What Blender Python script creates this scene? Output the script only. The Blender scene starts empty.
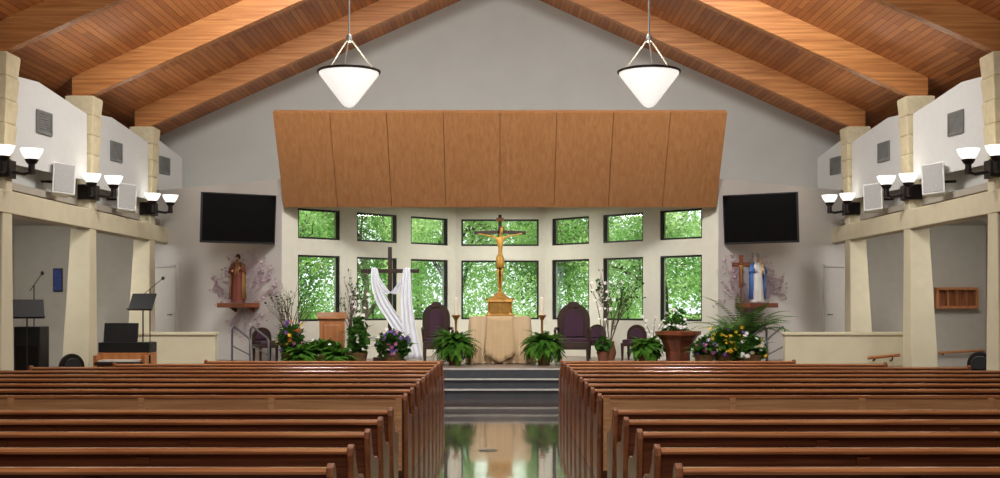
import bpy, bmesh, math, random
from mathutils import Vector, Matrix
random.seed(4)
S=bpy.context.scene; COL=S.collection
F=1200.; H=1.72; HY=305.
def at(px,py,d): return Vector(((px-500)*d/F, d, H+(HY-py)*d/F))
def X(px,d): return (px-500)*d/F
def Z(py,d): return H+(HY-py)*d/F
PZ=.51      # platform height
# ------------------------------------------------------------------ mesh helper
class MB:
    def __init__(s): s.bm=bmesh.new()
    def box(s,c,size,rot=None):
        m=Matrix.Translation(c)
        if rot is not None: m=m@rot.to_4x4()
        bmesh.ops.create_cube(s.bm,size=1,matrix=m@Matrix.Diagonal((size[0],size[1],size[2],1))); return s
    def face(s,pts):
        s.bm.faces.new([s.bm.verts.new(p) for p in pts]); return s
    def prism(s,poly,vec):
        v=Vector(vec); a=[s.bm.verts.new(p) for p in poly]; b=[s.bm.verts.new(Vector(p)+v) for p in poly]
        n=len(a); s.bm.faces.new(a); s.bm.faces.new(b[::-1])
        for i in range(n): s.bm.faces.new((a[i],b[i],b[(i+1)%n],a[(i+1)%n]))
        return s
    def tube(s,pts,r,n=8,cap=True):
        pts=[Vector(p) for p in pts]; N=len(pts)
        rs=r if isinstance(r,(list,tuple)) else [r]*N
        up=Vector((0,0,1)); rings=[]; u=None
        for i,p in enumerate(pts):
            t=(pts[min(i+1,N-1)]-pts[max(i-1,0)])
            if t.length<1e-9: t=Vector((0,0,1))
            t.normalize()
            if u is None:
                u=t.cross(up)
                if u.length<.05: u=t.cross(Vector((1,0,0)))
            u=u-t*u.dot(t)
            if u.length<1e-6: u=t.orthogonal()
            u.normalize(); w=t.cross(u)
            rings.append([s.bm.verts.new(p+(u*math.cos(2*math.pi*k/n)+w*math.sin(2*math.pi*k/n))*rs[i]) for k in range(n)])
        for a,b in zip(rings,rings[1:]):
            for k in range(n): s.bm.faces.new((a[k],a[(k+1)%n],b[(k+1)%n],b[k]))
        if cap: s.bm.faces.new(rings[0][::-1]); s.bm.faces.new(rings[-1])
        return s
    def loft(s,rings,cap=True):
        R=[[s.bm.verts.new(p) for p in r] for r in rings]; n=len(R[0])
        for a,b in zip(R,R[1:]):
            for k in range(n): s.bm.faces.new((a[k],a[(k+1)%n],b[(k+1)%n],b[k]))
        if cap: s.bm.faces.new(R[0][::-1]); s.bm.faces.new(R[-1])
        return s
    def lathe(s,prof,c=(0,0,0),n=24,cap=True):
        c=Vector(c)
        return s.loft([[c+Vector((r*math.cos(2*math.pi*k/n),r*math.sin(2*math.pi*k/n),z)) for k in range(n)] for r,z in prof],cap)
    def ball(s,c,r,u=12,v=8):
        if not hasattr(r,'__len__'): r=(r,r,r)
        bmesh.ops.create_uvsphere(s.bm,u_segments=u,v_segments=v,radius=1,matrix=Matrix.Translation(c)@Matrix.Diagonal((r[0],r[1],r[2],1))); return s
    def grid(s,rows):
        R=[[s.bm.verts.new(p) for p in r] for r in rows]
        for a,b in zip(R,R[1:]):
            for k in range(len(a)-1): s.bm.faces.new((a[k],a[k+1],b[k+1],b[k]))
        return s
    def build(s,name,mat,parent=None,smooth=False,bevel=0,recalc=True,solid=0):
        if recalc: bmesh.ops.recalc_face_normals(s.bm,faces=s.bm.faces)
        me=bpy.data.meshes.new(name); s.bm.to_mesh(me); s.bm.free()
        if smooth:
            for p in me.polygons: p.use_smooth=True
            me.set_sharp_from_angle(angle=math.radians(40))
        me.materials.append(mat)
        o=bpy.data.objects.new(name,me); COL.objects.link(o)
        if parent is not None: o.parent=parent
        if solid:
            m=o.modifiers.new('t','SOLIDIFY'); m.thickness=solid; m.offset=0
        if bevel:
            m=o.modifiers.new('b','BEVEL'); m.width=bevel; m.segments=2; m.limit_method='ANGLE'
        return o
def tag(o,label,cat,group=None):
    o['label']=label; o['category']=cat
    if group: o['group']=group
    return o
def thing(name,label,cat,loc=(0,0,0),rot=(0,0,0),group=None):
    o=bpy.data.objects.new(name,None); COL.objects.link(o); o.location=loc; o.rotation_euler=rot
    o.empty_display_size=.1
    return tag(o,label,cat,group)
def struct(o): o['kind']='structure'; return o
def stuff(o): o['kind']='stuff'; return o
def copy_tree(o,parent=None):
    c=o.copy(); COL.objects.link(c); c.parent=parent
    for ch in list(o.children): copy_tree(ch,c)
    return c
def RX(a): return Matrix.Rotation(a,3,'X')
def RY(a): return Matrix.Rotation(a,3,'Y')
# ------------------------------------------------------------------ materials
def lin(c):
    return tuple(((v/255)/12.92 if v/255<=.04045 else ((v/255+.055)/1.055)**2.4) for v in c)+(1,)
def base(name):
    m=bpy.data.materials.new(name); m.use_nodes=True
    return m,m.node_tree,m.node_tree.nodes['Principled BSDF']
def mat(name,c,rough=.6,metal=0,var=.12,scale=6,emit=0,bump=0,coat=0):
    m,t,b=base(name); c=lin(c)
    tc=t.nodes.new('ShaderNodeTexCoord'); n=t.nodes.new('ShaderNodeTexNoise'); n.inputs['Scale'].default_value=scale; n.inputs['Detail'].default_value=4
    t.links.new(tc.outputs['Object'],n.inputs['Vector'])
    r=t.nodes.new('ShaderNodeValToRGB'); r.color_ramp.elements[0].position=.3; r.color_ramp.elements[1].position=.7
    r.color_ramp.elements[0].color=tuple(v*(1-var) for v in c[:3])+(1,); r.color_ramp.elements[1].color=tuple(min(1,v*(1+var)) for v in c[:3])+(1,)
    t.links.new(n.outputs['Fac'],r.inputs['Fac']); t.links.new(r.outputs['Color'],b.inputs['Base Color'])
    b.inputs['Roughness'].default_value=rough; b.inputs['Metallic'].default_value=metal
    if coat: b.inputs['Coat Weight'].default_value=coat; b.inputs['Coat Roughness'].default_value=.15
    if emit:
        b.inputs['Emission Color'].default_value=c; b.inputs['Emission Strength'].default_value=emit
    if bump:
        bp=t.nodes.new('ShaderNodeBump'); bp.inputs['Strength'].default_value=bump; bp.inputs['Distance'].default_value=.02
        t.links.new(n.outputs['Fac'],bp.inputs['Height']); t.links.new(bp.outputs['Normal'],b.inputs['Normal'])
    return m
def wood(name,c1,c2,sc,rough=.35,coat=0):
    m,t,b=base(name)
    tc=t.nodes.new('ShaderNodeTexCoord'); mp=t.nodes.new('ShaderNodeMapping'); mp.inputs['Scale'].default_value=sc
    n=t.nodes.new('ShaderNodeTexNoise'); n.inputs['Scale'].default_value=1; n.inputs['Detail'].default_value=6; n.inputs['Distortion'].default_value=.6
    oi=t.nodes.new('ShaderNodeObjectInfo'); ad=t.nodes.new('ShaderNodeVectorMath'); ad.operation='ADD'
    t.links.new(tc.outputs['Object'],ad.inputs[0])
    ml=t.nodes.new('ShaderNodeVectorMath'); ml.operation='SCALE'; ml.inputs[3].default_value=7
    cx=t.nodes.new('ShaderNodeCombineXYZ')
    for k in range(3): t.links.new(oi.outputs['Random'],cx.inputs[k])
    t.links.new(cx.outputs[0],ml.inputs[0]); t.links.new(ml.outputs[0],ad.inputs[1]); t.links.new(ad.outputs[0],mp.inputs['Vector'])
    t.links.new(mp.outputs[0],n.inputs['Vector'])
    r=t.nodes.new('ShaderNodeValToRGB'); r.color_ramp.elements[0].position=.32; r.color_ramp.elements[1].position=.68
    r.color_ramp.elements[0].color=lin(c1); r.color_ramp.elements[1].color=lin(c2)
    t.links.new(n.outputs['Fac'],r.inputs['Fac']); t.links.new(r.outputs['Color'],b.inputs['Base Color'])
    b.inputs['Roughness'].default_value=rough
    if coat: b.inputs['Coat Weight'].default_value=coat; b.inputs['Coat Roughness'].default_value=.18
    return m
def leafmat(name,c1,c2,tr=.4,sc=2.5):
    m=bpy.data.materials.new(name); m.use_nodes=True; t=m.node_tree; t.nodes.clear()
    out=t.nodes.new('ShaderNodeOutputMaterial'); mx=t.nodes.new('ShaderNodeMixShader'); d=t.nodes.new('ShaderNodeBsdfDiffuse'); tl=t.nodes.new('ShaderNodeBsdfTranslucent')
    tc=t.nodes.new('ShaderNodeTexCoord'); n=t.nodes.new('ShaderNodeTexNoise'); n.inputs['Scale'].default_value=sc; n.inputs['Detail'].default_value=5
    r=t.nodes.new('ShaderNodeValToRGB'); r.color_ramp.elements[0].position=.35; r.color_ramp.elements[1].position=.65
    r.color_ramp.elements[0].color=lin(c1); r.color_ramp.elements[1].color=lin(c2)
    t.links.new(tc.outputs['Object'],n.inputs['Vector']); t.links.new(n.outputs['Fac'],r.inputs['Fac'])
    t.links.new(r.outputs[0],d.inputs[0]); t.links.new(r.outputs[0],tl.inputs[0]); mx.inputs[0].default_value=tr
    t.links.new(d.outputs[0],mx.inputs[1]); t.links.new(tl.outputs[0],mx.inputs[2]); t.links.new(mx.outputs[0],out.inputs[0])
    return m
def glassmat():
    m=bpy.data.materials.new('window glass'); m.use_nodes=True; t=m.node_tree; t.nodes.clear()
    out=t.nodes.new('ShaderNodeOutputMaterial'); mx=t.nodes.new('ShaderNodeMixShader'); a=t.nodes.new('ShaderNodeBsdfTransparent'); g=t.nodes.new('ShaderNodeBsdfGlossy')
    g.inputs['Roughness'].default_value=.03; mx.inputs[0].default_value=.05; a.inputs[0].default_value=(.95,.98,.96,1)
    t.links.new(a.outputs[0],mx.inputs[1]); t.links.new(g.outputs[0],mx.inputs[2]); t.links.new(mx.outputs[0],out.inputs[0]); return m
def deckmat():
    m,t,b=base('ceiling boards')
    tc=t.nodes.new('ShaderNodeTexCoord'); sp=t.nodes.new('ShaderNodeSeparateXYZ'); cb=t.nodes.new('ShaderNodeCombineXYZ')
    t.links.new(tc.outputs['Object'],sp.inputs[0]); t.links.new(sp.outputs['Y'],cb.inputs['X']); t.links.new(sp.outputs['X'],cb.inputs['Y'])
    br=t.nodes.new('ShaderNodeTexBrick'); br.inputs['Scale'].default_value=1; br.inputs['Brick Width'].default_value=2.6; br.inputs['Row Height'].default_value=.105
    br.inputs['Mortar Size'].default_value=.005; br.inputs['Color1'].default_value=lin((192,124,68)); br.inputs['Color2'].default_value=lin((156,92,48)); br.inputs['Mortar'].default_value=lin((70,39,22))
    t.links.new(cb.outputs[0],br.inputs['Vector'])
    mp=t.nodes.new('ShaderNodeMapping'); mp.inputs['Scale'].default_value=(1.5,26,1); n=t.nodes.new('ShaderNodeTexNoise'); n.inputs['Detail'].default_value=5; n.inputs['Scale'].default_value=1
    t.links.new(cb.outputs[0],mp.inputs['Vector']); t.links.new(mp.outputs[0],n.inputs['Vector'])
    mr=t.nodes.new('ShaderNodeMapRange'); mr.inputs['To Min'].default_value=.72; mr.inputs['To Max'].default_value=1.25; t.links.new(n.outputs['Fac'],mr.inputs['Value'])
    mx=t.nodes.new('ShaderNodeVectorMath'); mx.operation='SCALE'; t.links.new(br.outputs['Color'],mx.inputs[0]); t.links.new(mr.outputs[0],mx.inputs[3])
    t.links.new(mx.outputs[0],b.inputs['Base Color']); b.inputs['Roughness'].default_value=.5
    return m
def floormat():
    m,t,b=base('polished floor')
    tc=t.nodes.new('ShaderNodeTexCoord'); n=t.nodes.new('ShaderNodeTexNoise'); n.inputs['Scale'].default_value=1.3; n.inputs['Detail'].default_value=8; n.inputs['Roughness'].default_value=.65
    t.links.new(tc.outputs['Object'],n.inputs['Vector'])
    r=t.nodes.new('ShaderNodeValToRGB'); r.color_ramp.elements[0].position=.3; r.color_ramp.elements[1].position=.7
    r.color_ramp.elements[0].color=lin((64,50,44)); r.color_ramp.elements[1].color=lin((112,90,80))
    t.links.new(n.outputs['Fac'],r.inputs['Fac'])
    br=t.nodes.new('ShaderNodeTexBrick'); br.offset=0; br.inputs['Scale'].default_value=1; br.inputs['Brick Width'].default_value=1.85; br.inputs['Row Height'].default_value=1.85; br.inputs['Mortar Size'].default_value=.006
    br.inputs['Color1'].default_value=(1,1,1,1); br.inputs['Color2'].default_value=(.85,.85,.85,1); br.inputs['Mortar'].default_value=(.35,.35,.35,1)
    mp=t.nodes.new('ShaderNodeMapping'); mp.inputs['Location'].default_value=(.925,0,0); t.links.new(tc.outputs['Object'],mp.inputs[0]); t.links.new(mp.outputs[0],br.inputs['Vector'])
    mx=t.nodes.new('ShaderNodeVectorMath'); mx.operation='MULTIPLY'; t.links.new(r.outputs[0],mx.inputs[0]); t.links.new(br.outputs['Color'],mx.inputs[1])
    t.links.new(mx.outputs[0],b.inputs['Base Color']); b.inputs['Roughness'].default_value=.11; b.inputs['Coat Weight'].default_value=.8; b.inputs['Coat Roughness'].default_value=.03
    n2=t.nodes.new('ShaderNodeTexNoise'); n2.inputs['Scale'].default_value=7; n2.inputs['Detail'].default_value=3; t.links.new(tc.outputs['Object'],n2.inputs['Vector'])
    bp=t.nodes.new('ShaderNodeBump'); bp.inputs['Strength'].default_value=.05; bp.inputs['Distance'].default_value=.01
    t.links.new(n2.outputs['Fac'],bp.inputs['Height']); t.links.new(bp.outputs['Normal'],b.inputs['Normal']); t.links.new(bp.outputs['Normal'],b.inputs['Coat Normal'])
    return m
M=dict(
 gable=mat('gable plaster',(190,191,186),.85,var=.03,scale=1.5), wing=mat('wing plaster',(206,201,196),.85,var=.03,scale=1.5), recess=mat('plaster with painted shade',(104,100,94),.9,var=.05),
 apse=mat('apse plaster',(210,207,192),.85,var=.03), cream=mat('cream plaster',(206,197,168),.8,var=.05,scale=3),
 block=mat('cast stone block',(210,199,166),.8,var=.08,scale=9,bump=.15), side=mat('side aisle plaster',(168,162,150),.85,var=.03),
 white=mat('white acoustic panel',(212,214,212),.8,var=.02), dark=mat('dark bronze metal',(34,28,25),.45,.6), black=mat('black plastic',(14,14,15),.5),
 screen=mat('tv screen glass',(9,9,11),.18,var=.02), bframe=mat('window frame bronze',(30,30,28),.5,.3), soft=mat('brushed floor plate',(70,58,52),.4,.3),
 floor=floormat(), deck=deckmat(), step=mat('step stone',(62,64,68),.6,var=.15), nose=mat('step nosing',(190,186,178),.5), carpet=mat('platform stone',(132,116,104),.4,var=.1),
 pew=wood('pew oak',(84,43,26),(134,76,46),(1.4,48,48),.36,.25), pewcap=wood('pew rail oak',(142,84,50),(190,128,82),(1.4,40,40),.24,.45), pewend=wood('pew end oak',(114,63,38),(160,101,62),(30,30,1.6),.36,.22), pewpan=wood('pew panel oak',(176,124,80),(206,156,108),(1.2,36,36),.42,.1),
 beam=wood('glulam beam',(156,96,50),(200,140,82),(.8,10,20),.5), canopy=wood('canopy veneer',(148,100,60),(166,117,74),(18,8,.6),.45),
 lect=wood('lectern oak',(150,92,50),(182,120,70),(12,12,1),.4), dwood=wood('dark walnut',(38,22,15),(60,35,24),(9,9,2),.4), xwood=wood('cross oak brown',(48,33,24),(70,49,36),(9,9,2),.45), red=wood('red cedar',(108,56,32),(140,78,46),(10,10,2),.4), redx=wood('dark cherry',(84,42,28),(114,62,40),(10,10,2),.4),
 purple=mat('purple upholstery',(62,32,52),.8,var=.1), white_cloth=mat('white cloth',(230,233,240),.8,var=.03), tan=mat('tan altar cloth',(204,178,142),.8,var=.04,scale=4), ivory=mat('ivory cloth',(192,165,126),.8,var=.04),
 gold=mat('gold metal',(190,144,70),.36,.5,var=.3,scale=14), goldp=mat('gilded figure',(208,158,72),.42,.25), brass=mat('brass',(164,124,62),.38,.7), steel=mat('steel rail',(124,126,130),.35,.7), rod=mat('light metal rod',(160,160,156),.4,.5),
 shade=mat('lit glass shade',(255,252,244),.4,var=.01,emit=1.2), pshade=mat('lit pendant glass',(255,252,246),.4,var=.005,emit=.78), glass=glassmat(),
 skin=mat('painted skin',(206,158,128),.6), hair=mat('painted hair',(62,40,26),.7), robe=mat('red brown robe',(112,52,38),.7,var=.15), cloak=mat('ochre cloak',(140,98,54),.7), blue=mat('blue mantle',(70,110,176),.7), wrobe=mat('white robe',(222,218,212),.7),
 fern=leafmat('fern green',(44,84,28),(92,140,52),.3,6), dleaf=leafmat('dark leaf',(38,74,30),(84,130,56),.3,5), palm=leafmat('palm green',(66,106,50),(122,158,88),.3),
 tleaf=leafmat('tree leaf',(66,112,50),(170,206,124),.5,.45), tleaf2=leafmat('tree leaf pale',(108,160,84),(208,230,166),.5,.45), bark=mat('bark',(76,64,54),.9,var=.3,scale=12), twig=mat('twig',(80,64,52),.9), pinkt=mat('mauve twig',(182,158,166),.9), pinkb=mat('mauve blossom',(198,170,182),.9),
 grass=mat('lawn',(146,182,102),.95,var=.3,scale=4), terra=mat('terracotta',(122,74,52),.8), basket=mat('wicker',(112,84,50),.8,var=.3,scale=30),
 yel=mat('yellow petal',(236,200,56),.7), ora=mat('orange petal',(226,128,48),.7), pur=mat('purple petal',(126,84,170),.7), whi=mat('white petal',(238,236,232),.7), pink=mat('pink petal',(206,120,160),.7), wax=mat('candle wax',(240,232,212),.5),
 speaker=mat('white speaker cabinet',(226,226,222),.5), grille=mat('speaker grille',(172,172,170),.7,var=.15,scale=60), bluep=mat('blue picture',(40,56,120),.6,var=.4,scale=20), vent=mat('vent grey',(118,120,118),.6), door=mat('door paint',(208,203,196),.6,var=.02), key=mat('ivory keys',(226,222,208),.4))
# ------------------------------------------------------------------ room shell
BD=.50
def zb(x): return 5.75+.45*(7.6-abs(x))
def zc(x): return zb(x)+BD
Y0,Y1=-2,29.6
struct(MB().box((0,14,-.05),(23.4,32,.1)).build('floor',M['floor']))
mb=MB()
for s in (-1,1):
    mb.prism([(0,Y0,zc(0)),(s*9.6,Y0,zc(9.6)),(s*9.6,Y0,zc(9.6)+.25),(0,Y0,zc(0)+.25)],(0,Y1+.4-Y0,0))
struct(mb.build('ceiling',M['deck']))
WX=[(-8.4,28.4),(-4.62,25.4),(-1.08,29.1),(1.08,29.1),(4.62,25.4),(8.4,28.4)]
struct(MB().prism([(-9,Y1,4.12),(9,Y1,4.12),(9,Y1,zc(9)+.1),(0,Y1,zc(0)+.1),(-9,Y1,zc(9)+.1)],(0,.25,0)).build('wall_gable',M['gable']))
struct(MB().prism([(-8.6,28.6,4.12),(-4.62,25.44,4.12),(4.62,25.44,4.12),(8.6,28.6,4.12),(8.6,29.7,4.12),(-8.6,29.7,4.12)],(0,0,.12)).build('ceiling_apse',M['apse']))
wn=[0]
def facet(name,p0,p1,z0,z1,m,wins,th=.2):
    p0=Vector((*p0,0)); p1=Vector((*p1,0)); L=(p1-p0).length; d=(p1-p0)/L; n=Vector((-d.y,d.x,0))   # n points away from the nave
    us=sorted({0,L,*[v for a,b,_,_ in wins for v in (a,b)]}); zs=sorted({z0,z1,*[v for _,_,a,b in wins for v in (a,b)]})
    rot=Matrix((d,n,Vector((0,0,1)))).transposed()
    mb=MB()
    for a,b in zip(us,us[1:]):
        for c,e in zip(zs,zs[1:]):
            um,zm=(a+b)/2,(c+e)/2
            if any(A<um<B and C<zm<D for A,B,C,D in wins): continue
            mb.box(p0+d*um+n*th/2+Vector((0,0,zm)),(b-a,th,e-c),rot)
    struct(mb.build(name,m))
    for A,B,C,D in wins:
        wn[0]+=1
        e=bpy.data.objects.new('window_%d'%wn[0],None); COL.objects.link(e); e.location=p0+d*(A+B)/2+n*.06+Vector((0,0,C)); e.rotation_euler=rot.to_euler(); struct(e)
        w,h=B-A,D-C; f=.042; fb=MB()
        fb.box((-w/2+f/2,0,h/2),(f,.07,h)).box((w/2-f/2,0,h/2),(f,.07,h)).box((0,0,f/2),(w-2*f,.07,f)).box((0,0,h-f/2),(w-2*f,.07,f))
        fb.build('frame',M['bframe'],e)
        MB().box((0,.0,h/2),(w-2*f,.008,h-2*f)).build('pane',M['glass'],e)
L=5.12; ts=[(.083,.306),(.400,.632),(.717,.951)]
wz=[(1.37,2.80),(3.15,3.80)]
facet('wall_back_left',WX[1],WX[2],0,4.14,M['apse'],[(a*L,b*L,c,d) for a,b in ts for c,d in wz])
facet('wall_back',WX[2],WX[3],0,4.14,M['apse'],[(.14,2.02,c,d) for c,d in wz])
facet('wall_back_right',WX[3],WX[4],0,4.14,M['apse'],[((1-b)*L,(1-a)*L,c,d) for a,b in ts for c,d in wz])
facet('wall_wing_left',WX[0],WX[1],0,4.4,M['wing'],[])
facet('wall_wing_right',WX[4],WX[5],0,4.4,M['wing'],[])
def side(s,nm):
    struct(MB().box((s*11.6,13.3,1.8),(.2,30.6,3.7)).build('wall_'+nm,M['side']))
    struct(MB().box((s*9.95,28.5,1.8),(3.2,.2,3.6)).build('wall_aisle_'+nm,M['side']))
    struct(MB().box((s*9.8,13.3,3.66),(3.7,30.6,.12)).build('ceiling_aisle_'+nm,M['side']))
    struct(MB().box((s*8.27,13.8,4.5),(.14,31.6,1.9)).build('wall_upper_'+nm,M['gable']))
    struct(MB().box((s*8.62,13.8,5.42),(.56,31.6,.06)).build('trim_3' if s<0 else 'trim_4',M['recess']))  # dark plaster colour paints in eave shade on this strip and eave wall
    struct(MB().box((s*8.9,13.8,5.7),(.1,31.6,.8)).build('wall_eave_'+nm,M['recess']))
    struct(MB().box((s*7.88,13.2,3.34),(.34,30.4,.36)).build('trim_1' if s<0 else 'trim_2',M['cream'],bevel=.015))
side(-1,'left'); side(1,'right')
struct(MB().box((0,Y0-.1,5),(23.4,.2,10)).build('wall_rear',M['gable']))
# platform and steps
struct(MB().prism([(-7.4,22.7,0),(7.4,22.7,0),(7.4,27.5,0),(4.7,25.44,0),(1.1,29.1,0),(-1.1,29.1,0),(-4.7,25.44,0),(-7.4,27.5,0)],(0,0,PZ)).build('platform',M['carpet']))
mb=MB()
for i in range(2): mb.box((0,22.7-.175-.35*i,(PZ-.17*(i+1))/2),(11.4,.35,PZ-.17*(i+1)))
mb.box((0,22.69,PZ/2-.01),(11.4,.02,PZ-.02))
st=struct(mb.build('steps',M['step']))
for i in range(3): MB().box((0,22.7-.35*i+.0,PZ-.17*i-.004),(11.4,.06,.028)).build('nosing',M['nose'],st)
# ------------------------------------------------------------------ rafters, columns
BY=[18.84,22.8,26.7]; nm3=['nearest the camera','in the middle','nearest the altar wall']
for s,sn in ((-1,'left'),(1,'right')):
    for i,y in enumerate(BY):
        o=MB().prism([(0,y-.11,zb(0)),(s*8.1,y-.11,zb(8.1)),(s*8.1,y-.11,zb(8.1)+BD+.01),(0,y-.11,zb(0)+BD+.01)],(0,.22,0)).build('rafter_beam',M['beam'],bevel=.012)
        tag(o,'sloping laminated timber roof beam on the %s side, the one %s'%(sn,nm3[i]),'beam','roof beams')
    for i,y in enumerate(BY):
        t=thing('column','cream column with stacked capital blocks on the %s, the one %s'%(sn,nm3[i]),'column',(s*7.90,y,0),group='nave columns')
        def sq(h,z,o=0): return [(-h+o,-h,z),(h+o,-h,z),(h+o,h,z),(-h+o,h,z)]
        MB().loft([sq(.26,0,s*.09),sq(.245,.9,s*.075),sq(.19,2.9,s*.02),sq(.18,3.6),sq(.18,4.2)]).build('shaft',M['cream'],t,bevel=.02)
        for k in range(4):
            z=4.2+k*.365; MB().loft([sq(.195+.013*k,z),sq(.205+.013*k,z+.03),sq(.232+.013*k,z+.33),sq(.216+.013*k,z+.362)]).build('capital_block',M['block'],t,bevel=.01)
    # white upper panels, angled like saw teeth, with vents
    for i,(a,b) in enumerate(((19.18,22.48),(23.12,26.38),(27.0,29.25))):
        z0=4.05 if i<2 else 4.40
        xa_,xb_=8.12,7.74
        q=[(s*xa_,a,z0),(s*xb_,b,z0),(s*xb_,b,5.30),(s*(xa_+(xb_-xa_)*.45),a+(b-a)*.45,5.56),(s*xa_,a,5.48)]
        tag(MB().prism(q,(s*.05,0,0)).build('acoustic_panel',M['white']),'white slanted acoustic panel above the %s ledge, in the bay %s'%(sn,nm3[i]),'panel','acoustic panels')
        f=(.5,.5,.55)[i]; yc=a+(b-a)*f; xx=s*(xa_+(xb_-xa_)*f-.022); zc_=4.88 if i<2 else 5.0; ang=s*math.atan((xa_-xb_)/(b-a))
        v=thing('air_vent','grey louvred vent on the white %s panel %s'%(sn,nm3[i]),'vent',(xx,yc,zc_),(0,0,ang),'panel vents')
        fb=MB()
        for sg in (-1,1): fb.box((0,sg*.25,0),(.03,.04,.40)); fb.box((0,0,sg*.18),(.03,.5,.04))
        fb.build('frame',M['vent'],v)
        lb=MB()
        for k in range(8): lb.box((.003*s,0,-.15+k*.043),(.02,.46,.018))
        lb.box((.01*s,0,0),(.008,.47,.34)); lb.build('louvre',M['vent'],v)
# sconces
def lamp(kind,name,loc,e,col=(1,.86,.66),size=.2,target=None,angle=None,blend=.6):
    l=bpy.data.lights.new(name,kind); l.energy=e; l.color=col
    if kind=='AREA': l.shape='SQUARE'; l.size=size
    elif kind!='SUN': l.shadow_soft_size=size
    if angle: l.spot_size=math.radians(angle); l.spot_blend=blend
    o=bpy.data.objects.new(name,l); COL.objects.link(o); o.location=loc
    if target is not None: o.rotation_euler=(Vector(target)-Vector(loc)).to_track_quat('-Z','Y').to_euler()
    return o
for s,sn in ((-1,'left'),(1,'right')):
    for i,y in enumerate(BY):
        t=thing('sconce','twin bowl uplight sconce glowing on the %s column %s'%(sn,nm3[i]),'wall lamp',(s*7.71,y-.2,3.85),group='column sconces')
        k=-s
        MB().box((-k*.06,-.02,.0),(.34,.07,.28)).box((k*.03,.18,.0),(.07,.3,.28)).build('back_plate',M['dark'],t,bevel=.008)
        for bx,by in ((k*.14,-.36),(k*.42,.04)):
            A=MB()
            A.tube([(bx*.3,by*.3+.03,-.06),(bx*.75,by*.75,-.09),(bx,by,-.06),(bx,by,.1)],.028).lathe([(.05,-.1),(.05,.06)],(bx,by,0),12)
            arm=A.build('arm',M['dark'],t,smooth=True)
            MB().lathe([(.03,.05),(.07,.07),(.10,.12),(.102,.14)],(bx,by,0),16).build('cup',M['dark'],arm,smooth=True)
            MB().lathe([(.09,.14),(.14,.21),(.175,.30),(.168,.30),(.13,.215),(.08,.15)],(bx,by,0),20).build('shade',M['shade'],arm,smooth=True)
        lamp('POINT','sconce bulb',(s*7.64+k*.5,y-.5,4.55),3,size=.2)
# pendants
for px,sn in ((349,'left'),(649,'right')):
    d=17.4; c=at(px,71,d)
    t=thing('pendant_lamp','white cone glass pendant lamp hanging on the %s of the nave'%sn,'pendant lamp',c,group='pendant lamps')
    MB().lathe([(.012,-.53),(.06,-.515),(.11,-.47),(.43,-.05),(.435,-.018),(.425,-.018),(.41,-.05),(.09,-.45)],(0,0,0),32).build('shade',M['pshade'],t,smooth=True)
    MB().lathe([(.43,-.03),(.458,-.025),(.46,-.002),(.445,.008),(.42,.008)],(0,0,0),32).build('rim',M['dark'],t,smooth=True)
    for k in range(3):
        a=.5+k*2*math.pi/3; MB().tube([(.43*math.cos(a),.43*math.sin(a),.01),(.03*math.cos(a),.03*math.sin(a),.46)],.011,6).build('rod',M['rod'],t)
    MB().lathe([(.02,.41),(.045,.43),(.045,.5),(.015,.54)],(0,0,0),12).build('hub',M['rod'],t,smooth=True)
    top=zc(c.x)-c.z
    MB().tube([(0,0,.5),(0,0,top)],.015,8).build('stem',M['rod'],t)
    MB().lathe([(.08,top-.16),(.08,top+.02)],(0,0,0),16).build('ceiling_plate',M['dark'],t)
    lamp('POINT','pendant bulb',c+Vector((0,0,.12)),36,size=.12)
# ------------------------------------------------------------------ wooden canopy
t=thing('wooden_canopy','wide tilted wooden sound canopy of eight veneer panels above the altar windows','wood canopy',(0,24.0,5.58))
dv=Vector((0,1.27,-1.79)); hl=dv.length; ax=dv.normalized(); rot=Matrix((Vector((1,0,0)),Vector((0,ax.z,-ax.y))*-1,ax*-1)).transposed()
for k in range(8):
    x=-4.55+9.1/8*(k+.5); MB().box(Vector((x,0,0))+dv/2,(9.1/8-.012,.04,hl),rot).build('panel',M['canopy'],t)
MB().box(dv/2+rot@Vector((0,.06,0)),(9.08,.085,hl-.02),rot).build('backing',M['canopy'],t)
# ------------------------------------------------------------------ doors
for i,s in enumerate((-1,1)):
    p0=Vector((-8.4,28.4,0)); p1=Vector((-4.62,25.4,0)); dd=(p1-p0).normalized(); n=Vector((dd.y,-dd.x,0))
    p=p0+dd*.78+n*.0; p.x*=-s; ang=math.atan2(dd.y,dd.x)*(1 if s<0 else -1)
    e=bpy.data.objects.new('door_%d'%(i+1),None); COL.objects.link(e); e.location=(p.x,p.y,0); e.rotation_euler=(0,0,ang); struct(e)
    lf=MB().box((0,-.02,1.55),(.86,.05,2.08)).build('leaf',M['door'],e,bevel=.006)
    fb=MB()
    for sg in (-1,1): fb.box((sg*.46,-.03,1.56),(.06,.07,2.12))
    fb.box((0,-.03,2.63),(.98,.07,.06)).build('frame',M['wing'],e)
    MB().tube([(.34*-s,-.05,1.5),(.34*-s,-.1,1.5),(.22*-s,-.1,1.5)],.012).build('handle',M['steel'],lf)
# half walls
for px0,px1,d,sn in ((132,216,23.3,'left'),(784,902,23.3,'right')):
    x0,x1=X(px0,d),X(px1,d); z=Z(332,d)
    t=thing('half_wall','low cream half wall beside the altar platform on the %s'%sn,'half wall',((x0+x1)/2,d,0))
    MB().box((0,0,z/2-.03),(x1-x0,.18,z-.06)).build('body',M['cream'],t); MB().box((0,0,z-.03),(x1-x0+.06,.24,.06)).build('cap',M['cream'],t,bevel=.01)
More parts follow.
